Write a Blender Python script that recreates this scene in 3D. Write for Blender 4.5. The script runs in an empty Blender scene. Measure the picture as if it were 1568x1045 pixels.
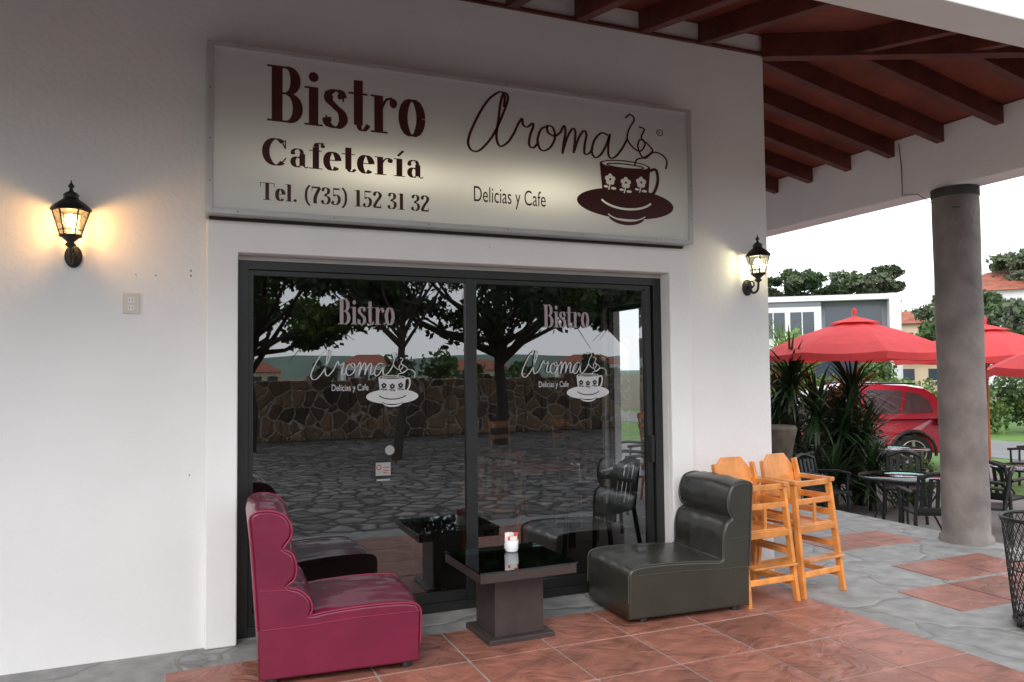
import bpy, math, random
from mathutils import Vector, Matrix, noise
R = math.radians
scene = bpy.context.scene
scene.view_settings.view_transform = 'Standard'
scene.view_settings.look = 'None'
scene.view_settings.exposure = 0

# ------------------------------------------------------------ materials
def base_mat(name):
    m = bpy.data.materials.new(name); m.use_nodes = True
    nt = m.node_tree
    return m, nt, nt.nodes['Principled BSDF'], nt.nodes['Material Output']

def pm(name, col, rough=.6, var=.15, scale=8, bump=0, bscale=60, metal=0, coat=0, island=0, spec=.5, emis=None, estr=0, detail=5, trans=0, bdist=0.0, bd=.02, thru=0):
    m, nt, b, out = base_mat(name)
    N = nt.nodes; L = nt.links
    tc = N.new('ShaderNodeTexCoord')
    nz = N.new('ShaderNodeTexNoise'); nz.inputs['Scale'].default_value = scale; nz.inputs['Detail'].default_value = detail
    nz.inputs['Distortion'].default_value = bdist
    L.new(tc.outputs['Object'], nz.inputs['Vector'])
    mr = N.new('ShaderNodeMapRange'); mr.inputs[1].default_value = .3; mr.inputs[2].default_value = .7
    mr.inputs[3].default_value = 1-var; mr.inputs[4].default_value = 1+var
    L.new(nz.outputs['Fac'], mr.inputs[0])
    val = mr.outputs[0]
    if island:
        g = N.new('ShaderNodeNewGeometry')
        m2 = N.new('ShaderNodeMapRange'); m2.inputs[3].default_value = 1-island; m2.inputs[4].default_value = 1+island
        L.new(g.outputs['Random Per Island'], m2.inputs[0])
        mu = N.new('ShaderNodeMath'); mu.operation = 'MULTIPLY'
        L.new(val, mu.inputs[0]); L.new(m2.outputs[0], mu.inputs[1]); val = mu.outputs[0]
    vm = N.new('ShaderNodeVectorMath'); vm.operation = 'SCALE'
    vm.inputs[0].default_value = col[:3]
    L.new(val, vm.inputs['Scale'])
    L.new(vm.outputs[0], b.inputs['Base Color'])
    b.inputs['Roughness'].default_value = rough
    b.inputs['Metallic'].default_value = metal
    b.inputs['Coat Weight'].default_value = coat
    b.inputs['Specular IOR Level'].default_value = spec
    if trans:
        tr = N.new('ShaderNodeBsdfTranslucent'); L.new(vm.outputs[0], tr.inputs['Color'])
        mx = N.new('ShaderNodeMixShader'); mx.inputs[0].default_value = trans
        L.new(b.outputs[0], mx.inputs[1]); L.new(tr.outputs[0], mx.inputs[2]); L.new(mx.outputs[0], out.inputs[0])
    if thru:
        tr = N.new('ShaderNodeBsdfTransparent')
        mx = N.new('ShaderNodeMixShader'); mx.inputs[0].default_value = thru
        L.new(b.outputs[0], mx.inputs[1]); L.new(tr.outputs[0], mx.inputs[2]); L.new(mx.outputs[0], out.inputs[0])
    if bump:
        n2 = N.new('ShaderNodeTexNoise'); n2.inputs['Scale'].default_value = bscale; n2.inputs['Detail'].default_value = 4
        n2.inputs['Distortion'].default_value = bdist
        L.new(tc.outputs['Object'], n2.inputs['Vector'])
        bp = N.new('ShaderNodeBump'); bp.inputs['Strength'].default_value = bump; bp.inputs['Distance'].default_value = bd
        L.new(n2.outputs['Fac'], bp.inputs['Height']); L.new(bp.outputs[0], b.inputs['Normal'])
    if emis:
        b.inputs['Emission Color'].default_value = (*emis, 1); b.inputs['Emission Strength'].default_value = estr
    return m

def stone_mat(name, scale, c1, c2, mortar, edge=.06, bump=.8, rough=.85, flat=(1,1,1), wob=.25, fine=.0):
    m, nt, b, out = base_mat(name); N = nt.nodes; L = nt.links
    tc = N.new('ShaderNodeTexCoord')
    mp = N.new('ShaderNodeMapping'); mp.inputs['Scale'].default_value = flat
    L.new(tc.outputs['Object'], mp.inputs[0])
    nz = N.new('ShaderNodeTexNoise'); nz.inputs['Scale'].default_value = 2.5
    L.new(mp.outputs[0], nz.inputs['Vector'])
    mix = N.new('ShaderNodeVectorMath'); mix.operation = 'MULTIPLY_ADD'
    L.new(nz.outputs['Color'], mix.inputs[0]); mix.inputs[1].default_value = (wob, wob, wob); L.new(mp.outputs[0], mix.inputs[2])
    v1 = N.new('ShaderNodeTexVoronoi'); v1.inputs['Scale'].default_value = scale
    v2 = N.new('ShaderNodeTexVoronoi'); v2.feature = 'DISTANCE_TO_EDGE'; v2.inputs['Scale'].default_value = scale
    L.new(mix.outputs[0], v1.inputs['Vector']); L.new(mix.outputs[0], v2.inputs['Vector'])
    cr = N.new('ShaderNodeMix'); cr.data_type = 'RGBA'
    cr.inputs[6].default_value = (*c1, 1); cr.inputs[7].default_value = (*c2, 1)
    sx = N.new('ShaderNodeSeparateColor'); L.new(v1.outputs['Color'], sx.inputs[0]); L.new(sx.outputs[0], cr.inputs[0])
    st = N.new('ShaderNodeMapRange'); st.inputs[1].default_value = edge*.4; st.inputs[2].default_value = edge
    L.new(v2.outputs['Distance'], st.inputs[0])
    m2 = N.new('ShaderNodeMix'); m2.data_type = 'RGBA'; m2.inputs[6].default_value = (*mortar, 1)
    L.new(st.outputs[0], m2.inputs[0]); L.new(cr.outputs[2], m2.inputs[7])
    colr = m2.outputs[2]
    n3 = N.new('ShaderNodeTexNoise'); n3.inputs['Scale'].default_value = 7; n3.inputs['Detail'].default_value = 9
    L.new(tc.outputs['Object'], n3.inputs['Vector'])
    m3 = N.new('ShaderNodeMapRange'); m3.inputs[1].default_value = .3; m3.inputs[2].default_value = .7; m3.inputs[3].default_value = .76; m3.inputs[4].default_value = 1.24
    L.new(n3.outputs['Fac'], m3.inputs[0])
    vm = N.new('ShaderNodeVectorMath'); vm.operation = 'SCALE'; L.new(colr, vm.inputs[0]); L.new(m3.outputs[0], vm.inputs['Scale'])
    L.new(vm.outputs[0], b.inputs['Base Color']); b.inputs['Roughness'].default_value = rough
    st2 = N.new('ShaderNodeMapRange'); st2.inputs[2].default_value = edge*3
    L.new(v2.outputs['Distance'], st2.inputs[0])
    ad = N.new('ShaderNodeMath'); ad.operation = 'MULTIPLY_ADD'; ad.inputs[1].default_value = fine
    L.new(n3.outputs['Fac'], ad.inputs[0]); L.new(st2.outputs[0], ad.inputs[2])
    bp = N.new('ShaderNodeBump'); bp.inputs['Strength'].default_value = bump; bp.inputs['Distance'].default_value = .06
    L.new(ad.outputs[0], bp.inputs['Height']); L.new(bp.outputs[0], b.inputs['Normal'])
    return m

def glass_mat(name, fac, tint, rough=0.0):
    m, nt, b, out = base_mat(name); N = nt.nodes; L = nt.links
    N.remove(b)
    tr = N.new('ShaderNodeBsdfTransparent'); tr.inputs[0].default_value = (*tint, 1)
    gl = N.new('ShaderNodeBsdfGlossy'); gl.inputs['Roughness'].default_value = rough; gl.inputs[0].default_value = (.95, .97, 1, 1)
    fr = N.new('ShaderNodeFresnel'); fr.inputs['IOR'].default_value = 1.5
    ad = N.new('ShaderNodeMath'); ad.operation = 'ADD'; ad.use_clamp = True; ad.inputs[1].default_value = fac
    L.new(fr.outputs[0], ad.inputs[0])
    mx = N.new('ShaderNodeMixShader'); L.new(ad.outputs[0], mx.inputs[0]); L.new(tr.outputs[0], mx.inputs[1]); L.new(gl.outputs[0], mx.inputs[2])
    L.new(mx.outputs[0], out.inputs[0])
    return m

M = {}
M['plaster'] = pm('white_plaster', (.83, .81, .80), .85, .035, 1.3, .16, 35)
M['portal'] = pm('portal_plaster', (.85, .835, .825), .8, .03, 2, .10, 30)
M['concrete'] = pm('concrete', (.30, .295, .285), .8, .22, 2.2, .15, 25, detail=8)
M['floor'] = stone_mat('stamped_concrete', 1.1, (.255, .255, .25), (.30, .298, .29), (.215, .212, .207), .012, .28, .7, wob=.35, fine=.6)
M['column'] = pm('column_concrete', (.22, .19, .175), .85, .32, 3.5, .5, 22, detail=8)
M['columntop'] = pm('column_cap', (.06, .055, .05), .9, .3, 6)
M['tile'] = pm('terracotta_slab', (.31, .122, .085), .45, .34, 2.6, .9, 4.5, island=.18, detail=8, bdist=1.6, bd=.03)
M['grout'] = pm('grout', (.36, .34, .32), .9, .15, 6)
M['rafter'] = pm('stained_rafter', (.115, .026, .018), .5, .35, 6, .1, 30, island=.15)
M['deck'] = pm('roof_deck', (.22, .045, .026), .7, .3, 3, .1, 20)
M['alu'] = pm('black_aluminium', (.018, .018, .018), .35, .1, 5)
M['signframe'] = pm('sign_frame', (.5, .5, .49), .4, .08, 5, metal=.3)
M['dark'] = pm('dark_underside', (.03, .028, .025), .8, .1)
M['hole'] = pm('wall_scuff', (.16, .15, .14), .9, .1)
M['maroon'] = pm('maroon_vinyl', (.060, .008, .008), .45, .05)
M['whitev'] = pm('white_vinyl', (.50, .50, .50), .5, .04)
M['paper'] = pm('sticker_paper', (.26, .26, .26), .5, .04)
M['redv'] = pm('sticker_red', (.3, .04, .03), .5, .04)
M['bistrov'] = pm('window_letter', (.34, .27, .28), .5, .05)
M['magenta'] = pm('burgundy_leatherette', (.150, .010, .036), .30, .14, 4, .14, 14, coat=.3)
M['magpipe'] = pm('burgundy_piping', (.25, .022, .055), .35, .1)
M['green'] = pm('dark_green_leatherette', (.032, .031, .023), .34, .12, 4, .14, 14, coat=.15)
M['greenpipe'] = pm('dark_piping', (.05, .05, .042), .4, .1)
M['black'] = pm('black_plastic', (.015, .015, .016), .45, .1)
M['wenge'] = pm('wenge_laminate', (.046, .034, .031), .4, .15, 12)
M['inset_sheen'] = pm('table_inset_sheen', (.24, .36, .33), .5, .15, 5)  # pale teal panel: the glass top's bright reflection is put into its colour
M['wood'] = pm('varnished_pine', (.66, .255, .06), .38, .24, 9, coat=.3, island=.15)
M['stool'] = pm('stool_wood', (.40, .12, .03), .4, .2, 9)
M['iron'] = pm('black_iron', (.012, .011, .01), .5, .2, 20, .15, 60)
M['umb'] = pm('red_canvas', (.68, .065, .07), .8, .08, 4, trans=.35)
M['steel'] = pm('grey_steel', (.25, .25, .26), .35, .1, metal=.8)
M['carred'] = pm('red_car_paint', (.45, .02, .045), .22, .03, 4, coat=1)
M['carglass'] = pm('car_glass', (.06, .08, .085), .04, .1, spec=1)
M['tyre'] = pm('tyre', (.015, .015, .015), .8, .1)
M['rim'] = pm('alloy', (.5, .5, .5), .3, .1, metal=.8)
M['tail'] = pm('tail_lamp', (.4, .01, .01), .2, .1)
M['bark'] = pm('bark', (.055, .042, .032), .9, .3, 8, .5, 14)
M['leafD'] = pm('leaf_dark', (.026, .050, .016), .6, .35, .7, island=.45, trans=.3)
M['leafM'] = pm('leaf_mid', (.055, .10, .028), .6, .35, .7, island=.45, trans=.3)
M['leafL'] = pm('leaf_light', (.12, .20, .045), .6, .3, .7, island=.4, trans=.3)
M['leafG'] = pm('leaf_greyish', (.10, .125, .07), .7, .35, .3, island=.4)
M['yucca'] = pm('yucca_blade', (.026, .058, .02), .42, .3, 2, island=.55, trans=.1)
M['flower'] = pm('red_leaf', (.35, .05, .04), .6, .3, 3, island=.3)
M['grass'] = pm('grass', (.09, .17, .03), .9, .3, 3, .4, 30)
M['earth'] = pm('earth', (.13, .115, .07), .95, .3, .4, .3, 3)
M['patio'] = pm('patio_paving', (.22, .21, .20), .8, .2, 1.5, .1, 12)
M['road'] = pm('road', (.16, .16, .16), .85, .15, 1)
M['hill'] = pm('hill', (.12, .17, .14), 1, .25, .02)  # bluish-green distance haze is put into the hill colour
M['hwhite'] = pm('house_white', (.66, .66, .66), .8, .06, .5)
M['hgrey'] = pm('house_grey', (.16, .17, .19), .7, .1, .5)
M['hcream'] = pm('house_cream', (.5, .40, .28), .8, .08, .5)
M['hglass'] = pm('house_window', (.04, .055, .075), .1, .1, spec=.6)
M['hteal'] = pm('teal_glass', (.10, .27, .26), .15, .1, spec=.8)
M['rooftile'] = pm('roof_tile', (.26, .075, .04), .8, .3, 2, .4, 12)
M['interior'] = pm('interior_wall', (.26, .22, .19), .8, .1, 1)
M['intfloor'] = pm('interior_floor', (.20, .17, .15), .4, .2, 2)
M['plate'] = pm('outlet_plastic', (.62, .58, .5), .4, .04)
M['pot'] = pm('planter_stone', (.13, .10, .08), .9, .3, 6, .5, 14)
M['bulbw'] = pm('bulb_warm', (1, .8, .5), .5, 0, emis=(1, .72, .36), estr=22, thru=.6)
M['bulbc'] = pm('bulb_cool', (1, .95, .8), .5, 0, emis=(1, .93, .68), estr=12, thru=.6)
M['packets'] = pm('sugar_packets', (.8, .75, .7), .6, .1, 20, island=.2)
M['pink'] = pm('pink_packets', (.75, .12, .10), .6, .1, 20, island=.2)
M['ceramic'] = pm('white_ceramic', (.8, .8, .78), .2, .03)
M['stonewall'] = stone_mat('volcanic_stone', 2.3, (.07, .05, .04), (.34, .21, .13), (.50, .44, .36), .055, fine=.4)
M['cobble'] = stone_mat('cobble_street', 2.9, (.10, .095, .09), (.24, .225, .21), (.03, .028, .026), .12, 1.0, fine=.3)
M['glass'] = glass_mat('window_glass', .15, (.52, .53, .53))
M['tableglass'] = glass_mat('table_glass', .08, (.60, .76, .72), .02)
M['lampglass'] = glass_mat('lantern_glass', .04, (.95, .94, .9), .1)

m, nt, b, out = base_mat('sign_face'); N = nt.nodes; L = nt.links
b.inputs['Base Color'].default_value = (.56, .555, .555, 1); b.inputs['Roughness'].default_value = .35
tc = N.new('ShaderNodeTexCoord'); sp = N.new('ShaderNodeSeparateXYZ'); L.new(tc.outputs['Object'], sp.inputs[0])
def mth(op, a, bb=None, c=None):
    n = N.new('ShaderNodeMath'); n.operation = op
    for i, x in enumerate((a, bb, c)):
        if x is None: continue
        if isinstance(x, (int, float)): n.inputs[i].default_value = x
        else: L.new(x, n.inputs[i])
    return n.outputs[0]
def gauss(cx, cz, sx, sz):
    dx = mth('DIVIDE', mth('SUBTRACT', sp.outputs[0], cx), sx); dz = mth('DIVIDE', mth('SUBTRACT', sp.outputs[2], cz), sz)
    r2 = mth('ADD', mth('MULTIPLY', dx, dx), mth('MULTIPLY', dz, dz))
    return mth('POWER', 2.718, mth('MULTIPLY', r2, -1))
g = mth('ADD', gauss(1.20, 2.89, .50, .12), gauss(2.30, 2.87, .48, .14))  # glow of tubes behind the face, painted as soft emission spots
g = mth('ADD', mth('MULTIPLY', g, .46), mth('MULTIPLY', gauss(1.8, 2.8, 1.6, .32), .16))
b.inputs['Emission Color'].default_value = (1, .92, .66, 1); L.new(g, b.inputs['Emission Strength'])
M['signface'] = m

# ------------------------------------------------------------ mesh builder
class MB:
    def __init__(s): s.v = []; s.f = []; s.m = []; s.sm = []; s.mats = []
    def mi(s, mat):
        if mat not in s.mats: s.mats.append(mat)
        return s.mats.index(mat)
    def add(s, vs, fs, mat, smooth=False):
        o = len(s.v); s.v += [tuple(p) for p in vs]; k = s.mi(mat)
        for f in fs: s.f.append(tuple(i+o for i in f)); s.m.append(k); s.sm.append(smooth)
    def hexa(s, c, mat):
        s.add(c, [(0, 3, 2, 1), (4, 5, 6, 7), (0, 1, 5, 4), (1, 2, 6, 5), (2, 3, 7, 6), (3, 0, 4, 7)], mat)
    def box(s, x0, x1, y0, y1, z0, z1, mat):
        s.hexa([(x0, y0, z0), (x1, y0, z0), (x1, y1, z0), (x0, y1, z0), (x0, y0, z1), (x1, y0, z1), (x1, y1, z1), (x0, y1, z1)], mat)
    def bar(s, p0, p1, w, h, mat, up=(0, 0, 1)):
        p0 = Vector(p0); p1 = Vector(p1); d = (p1-p0).normalized(); u = Vector(up)
        if abs(d.dot(u)) > .95: u = Vector((0, 1, 0))
        a = d.cross(u).normalized()*w/2; c = a.cross(d).normalized()*h/2
        s.hexa([p0-a-c, p1-a-c, p1+a-c, p0+a-c, p0-a+c, p1-a+c, p1+a+c, p0+a+c], mat)
    def rafter(s, p0, p1, w, h, mat):
        p0 = Vector(p0); p1 = Vector(p1); d = (p1-p0); d.z = 0; d.normalize(); a = Vector((d.y, -d.x, 0))*w/2; u = Vector((0, 0, h))
        s.hexa([p0-a, p1-a, p1+a, p0+a, p0-a+u, p1-a+u, p1+a+u, p0+a+u], mat)
    def tube(s, pts, rad, mat, n=8, caps=True):
        pts = [Vector(p) for p in pts]
        if not isinstance(rad, (list, tuple)): rad = [rad]*len(pts)
        vs = []; prev = None
        for i, p in enumerate(pts):
            d = (pts[min(i+1, len(pts)-1)]-pts[max(i-1, 0)]).normalized()
            if prev is None:
                a = d.orthogonal().normalized()
            else:
                a = (prev-d*prev.dot(d)).normalized()
            prev = a; c = d.cross(a)
            for k in range(n):
                t = 2*math.pi*k/n; vs.append(p+(a*math.cos(t)+c*math.sin(t))*rad[i])
        fs = [(i*n+k, i*n+(k+1) % n, (i+1)*n+(k+1) % n, (i+1)*n+k) for i in range(len(pts)-1) for k in range(n)]
        s.add(vs, fs, mat, True)
        if caps: s.add(vs[:n], [tuple(range(n))[::-1]], mat); s.add(vs[-n:], [tuple(range(n))], mat)
    def lathe(s, prof, c, mat, n=24, smooth=True, ph=0):
        vs = [(c[0]+r*math.cos(2*math.pi*k/n+ph), c[1]+r*math.sin(2*math.pi*k/n+ph), c[2]+z) for r, z in prof for k in range(n)]
        fs = [(i*n+k, i*n+(k+1) % n, (i+1)*n+(k+1) % n, (i+1)*n+k) for i in range(len(prof)-1) for k in range(n)]
        s.add(vs, fs, mat, smooth)
    def make(s, name, loc=(0, 0, 0), rz=0, parent=None, bevel=0, seg=2, ang=40):
        me = bpy.data.meshes.new(name); me.from_pydata(s.v, [], s.f)
        for mt in s.mats: me.materials.append(mt)
        me.polygons.foreach_set('material_index', s.m); me.polygons.foreach_set('use_smooth', s.sm); me.update()
        o = bpy.data.objects.new(name, me); scene.collection.objects.link(o)
        o.location = loc; o.rotation_euler = (0, 0, rz)
        if parent: o.parent = parent
        if bevel:
            b = o.modifiers.new('bevel', 'BEVEL'); b.width = bevel; b.segments = seg; b.limit_method = 'ANGLE'; b.angle_limit = R(ang)
        return o
def empty(name, loc=(0, 0, 0), rz=0):
    o = bpy.data.objects.new(name, None); scene.collection.objects.link(o); o.location = loc; o.rotation_euler = (0, 0, rz); o.empty_display_size = .2
    return o

# ------------------------------------------------------------ ground
def sheet(name, x0, x1, y0, y1, z, mat):
    a = MB(); a.add([(x0, y0, z), (x1, y0, z), (x1, y1, z), (x0, y1, z)], [(0, 1, 2, 3)], mat); return a.make(name)
sheet('ground', -1500, 1500, -1500, 1500, -.364, M['earth'])
sheet('street', -60, 60, -18.9, -2.75, -.356, M['cobble'])
sheet('patio_paving', 6.95, 11.6, -2.7, 14, -.356, M['patio'])
sheet('lawn', 11.6, 34, -2.7, 30, -.360, M['grass'])
sheet('road', 16.5, 20.5, -2.7, 30, -.352, M['road'])
a = MB()
for k in range(96):
    t0 = 2*math.pi*k/96; t1 = 2*math.pi*(k+1)/96
    def hh(t): return 14+14*noise.noise(Vector((math.cos(t)*3, math.sin(t)*3, 1)))+6*noise.noise(Vector((math.cos(t)*9, math.sin(t)*9, 4)))
    p = [(700*math.cos(t), 700*math.sin(t)) for t in (t0, t1)]; q = [(760*math.cos(t), 760*math.sin(t)) for t in (t0, t1)]
    a.add([(*p[0], -.4), (*p[1], -.4), (*q[1], hh(t1)), (*q[0], hh(t0))], [(0, 1, 2, 3)], M['hill'], True)
a.make('hills')

# ------------------------------------------------------------ building
bld = empty('bistro_building')
a = MB()
a.box(-14, 6.95, -2.75, 9, -.36, 0, M['floor'])
a.make('porch_floor', bevel=.012)
a = MB(); T = .52; gp = .005
rt = random.Random(3)
def tile(x, y, w=T, d=T):
    a.box(x+gp, x+w-gp, y-d+gp, y-gp, -.01, .006+rt.uniform(-.001, .001), M['tile'])
for i in range(8):
    for j in range(4): tile(4.09-T*(i+1), -.3-T*j)
rt_list = [(5.35, -.23), (5.87, -.23), (4.76, -.80), (5.28, -.80), (5.80, -.80), (5.35, .85), (5.87, .85), (5.28, -1.33), (5.8, -1.33), (5.35, 1.9), (5.87, 1.9)]
for (x, y) in rt_list: tile(x, y)
a.box(4.09-8*T, 4.09, -.3-4*T, -.3, -.02, .002, M['grout'])
a.make('terracotta_tiles', bevel=.004)

a = MB(); P = M['plaster']
ox0, ox1, oz = .316, 3.416, 2.353
a.box(-14, ox0, .05, .25, 0, 4.36, P); a.box(ox1, 4.4, .05, .25, 0, 4.36, P); a.box(ox0, ox1, .05, .25, oz, 4.36, P)
a.box(4.2, 4.4, .25, 1.5, 0, 4.36, P); a.box(4.2, 4.4, 2.4, 9, 0, 4.36, P); a.box(4.2, 4.4, 1.5, 2.4, 2.3, 4.36, P)
a.box(-14, 4.2, 8.8, 9, 0, 4.36, P); a.box(-14, -13.8, .25, 8.8, 0, 4.36, P)
a.make('walls', parent=bld)
a = MB(); Q = M['portal']
U_ = [(.137, 0), (ox0, 0), (ox0, oz), (ox1, oz), (ox1, 0), (3.612, 0), (3.612, 2.547), (.137, 2.547)]
vf = [(x, 0, z) for x, z in U_]; vb = [(x, .049, z) for x, z in U_]
a.add(vf+vb, [tuple(range(8)), tuple(range(15, 7, -1))]+[(i, i+8, (i+1) % 8+8, (i+1) % 8) for i in range(8)], Q)
a.make('door_surround', parent=bld, bevel=.01, seg=3)
a = MB(); rs = random.Random(12)
for (hx, hz, hs) in [(.052, 2.235, .005), (.052, 2.205, .005), (-.245, 2.2, .003), (-.14, 2.2, .004), (.05, 1.02, .004), (1.95, 2.47, .003)]:
    yv = .0485 if not (.137 < hx < 3.6) else -.0015
    a.add([(hx+hs*math.cos(k*.785+rs.random()*.3), yv, hz+hs*1.3*math.sin(k*.785)) for k in range(8)], [tuple(range(8))], M['hole'])
a.make('wall_holes', parent=bld)
a = MB()
a.box(-14, 4.4, .05, 9, 4.362, 4.45, M['deck'])
s_ = .209
e = 2.75
oy = .05-e; oxr = 4.4+e
ze = 4.37-s_*e
for lo in ([(-14, .05, 4.37), (-14, oy, ze), (oxr, oy, ze), (4.4, .05, 4.37)], [(4.4, .05, 4.37), (oxr, oy, ze), (oxr, 9.4, ze), (4.4, 9.4, 4.37)]):
    a.hexa(lo+[(x, y, z+.07) for x, y, z in lo], M['deck'])
a.make('roof_deck', parent=bld)
a = MB(); W = M['rafter']
x = 3.80
while x > -9: a.rafter((x, .045, 4.2), (x, -2.4, 4.2-s_*2.445), .085, .17, W); x -= .55
for x in (4.9, 5.45, 6.0, 6.5): a.rafter((x, .05-(x-4.4), 4.2-s_*(x-4.4)), (x, -2.4, 4.2-s_*2.45), .085, .17, W)
for y in (-.41, -.96, -1.51, -2.0): a.rafter((4.4+(.05-y), y, 4.2-s_*(.05-y)), (6.66, y, 4.2-s_*2.26), .085, .17, W)
y = .17
while y < 8.8: a.rafter((4.402, y, 4.2), (6.66, y, 4.2-s_*2.26), .085, .17, W); y += .555
a.rafter((4.40, .05, 4.17), (6.66, -2.21, 4.17-s_*2.26), .11, .19, W)
a.box(-14, 4.4, .02, .049, 4.19, 4.215, W)
a.make('rafters', parent=bld, bevel=.004)
a = MB()
a.hexa([(6.6, -2.5, 3.31), (6.9, -2.5, 3.31), (6.9, 9, 3.31), (6.6, 9, 3.31), (6.6, -2.5, 3.9), (6.9, -2.5, 3.84), (6.9, 9, 3.84), (6.6, 9, 3.9)], P)
a.hexa([(-14, -2.5, 3.31), (6.598, -2.5, 3.31), (6.598, -2.27, 3.31), (-14, -2.27, 3.31), (-14, -2.5, 3.83), (6.598, -2.5, 3.83), (6.598, -2.27, 3.877), (-14, -2.27, 3.877)], P)
a.make('porch_beam', parent=bld, bevel=.006)
a = MB(); a.tube([(6.585, .62, 3.85), (6.59, .60, 3.6), (6.59, .60, 3.33), (6.59, .42, 3.30), (6.6, .2, 3.12), (6.58, -.02, 3.09)], .004, M['dark'], 5)
a.make('beam_cable', parent=bld)
for i, (cx, cy) in enumerate([(6.76, .16), (6.76, -2.36), (6.76, 5.4), (-2.2, -2.39), (-9, -2.39)]):
    a = MB(); pr = [(.23, 0), (.225, .05), (.2, .07)]+[(.2+.003*math.sin(k*2.1), .07+k*.3) for k in range(1, 11)]+[(.2, 3.22)]
    a.lathe(pr, (0, 0, 0), M['column'], 40); a.lathe([(.2, 3.22), (.206, 3.225), (.206, 3.305)], (0, 0, 0), M['columntop'], 40)
    a.make('column_%d' % i, (cx, cy, 0), parent=bld)
a = MB(); I = M['interior']
a.box(-3.2, -3.1, .26, 8.7, 0, 2.7, I); a.box(-3.1, 4.19, 6.2, 6.3, 0, 2.7, I); a.box(-3.1, 4.19, .26, 6.2, 2.7, 2.8, I)
a.box(4.17, 4.195, .26, 1.5, 0, 2.7, I); a.box(4.17, 4.195, 2.4, 6.2, 0, 2.7, I)
a.box(-3.1, .3, .255, .27, 0, 2.7, I); a.box(3.43, 4.17, .255, .27, 0, 2.7, I)
a.box(-3.1, 4.17, .27, 6.2, .001, .006, M['intfloor'])
a.make('interior', parent=bld)
a = MB(); F = M['alu']; y0, y1 = .12, .2
a.box(ox0+.001, ox0+.07, y0, y1, .001, oz-.001, F); a.box(ox1-.07, ox1-.001, y0, y1, .001, oz-.001, F)
a.box(ox0+.07, ox1-.07, y0, y1, oz-.085, oz-.001, F); a.box(ox0+.07, ox1-.07, y0, y1, .001, .06, F)
xm = 1.866
a.box(xm-.045, xm+.035, y0+.012, y1-.01, .06, oz-.085, F)
a.box(ox0+.07, ox0+.10, y0+.02, y1-.01, .06, oz-.085, F); a.box(ox1-.13, ox1-.085, y0+.015, y1-.01, .06, oz-.085, F)
a.box(ox0+.1, xm-.045, y0+.02, y1-.02, .06, .13, F); a.box(xm+.035, ox1-.13, y0+.02, y1-.02, .06, .13, F)
a.box(ox0+.1, xm-.045, y0+.02, y1-.02, oz-.12, oz-.085, F); a.box(xm+.035, ox1-.13, y0+.02, y1-.02, oz-.12, oz-.085, F)
a.box(ox1-.125, ox1-.10, y0-.03, y0+.014, .92, 1.12, F)
a.box(ox0-.0, ox1+.0, y0-.006, y0-.002, oz-.03, oz-.002, M['signframe'])
a.make('sliding_door_frame', parent=bld, bevel=.004)
a = MB(); yg = .155
a.add([(ox0+.1, yg, .13), (xm-.045, yg, .13), (xm-.045, yg, oz-.12), (ox0+.1, yg, oz-.12)], [(0, 1, 2, 3)], M['glass'])
a.add([(xm+.035, yg+.01, .13), (ox1-.13, yg+.01, .13), (ox1-.13, yg+.01, oz-.12), (xm+.035, yg+.01, oz-.12)], [(0, 1, 2, 3)], M['glass'])
a.make('door_glass', parent=bld)
a = MB(); a.box(4.25, 4.3, 1.5, 1.54, 0, 2.3, F); a.box(4.25, 4.3, 2.36, 2.4, 0, 2.3, F); a.box(4.25, 4.3, 1.54, 2.36, 2.25, 2.3, F)
a.make('side_door_frame', parent=bld)

# ------------------------------------------------------------ lettering
def cat(pts, n=7):
    P_ = [Vector(p) for p in pts]; P_ = [P_[0]*2-P_[1]]+P_+[P_[-1]*2-P_[-2]]; o = []
    for i in range(1, len(P_)-2):
        p0, p1, p2, p3 = P_[i-1:i+3]
        for k in range(n):
            t = k/n; o.append(.5*((2*p1)+(p2-p0)*t+(2*p0-5*p1+4*p2-p3)*t*t+(3*p1-p0-3*p2+p3)*t**3))
    o.append(P_[-2]); return o
def stroke(pts, thick, thin, sm=True):
    q = cat(pts) if sm else [Vector(p) for p in pts]
    vs = []
    for i, p in enumerate(q):
        d = (q[min(i+1, len(q)-1)]-q[max(0, i-1)])
        if d.length < 1e-9: d = Vector((1, 0))
        d.normalize(); w = thin+(thick-thin)*abs(d.y)**1.4; nrm = Vector((-d.y, d.x))*w/2
        vs += [p+nrm, p-nrm]
    return vs, [(2*i, 2*i+1, 2*i+3, 2*i+2) for i in range(len(q)-1)]
def disc(cx, cy, rx, ry=None, n=24):
    ry = ry or rx
    return [Vector((cx+rx*math.cos(2*math.pi*k/n), cy+ry*math.sin(2*math.pi*k/n))) for k in range(n)], [tuple(range(n))]
def rect(x0, y0, x1, y1): return [Vector((x0, y0)), Vector((x1, y0)), Vector((x1, y1)), Vector((x0, y1))], [(0, 1, 2, 3)]
def arc(cx, cy, rx, ry, a0, a1, n=20): return [(cx+rx*math.cos(R(a0+(a1-a0)*k/n)), cy+ry*math.sin(R(a0+(a1-a0)*k/n))) for k in range(n+1)]
TH, HN = .18, .034
def S(p, t=TH): return stroke(p, t, HN)
def A_(*q, t=TH): return stroke(arc(*q), t, HN, False)
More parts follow.
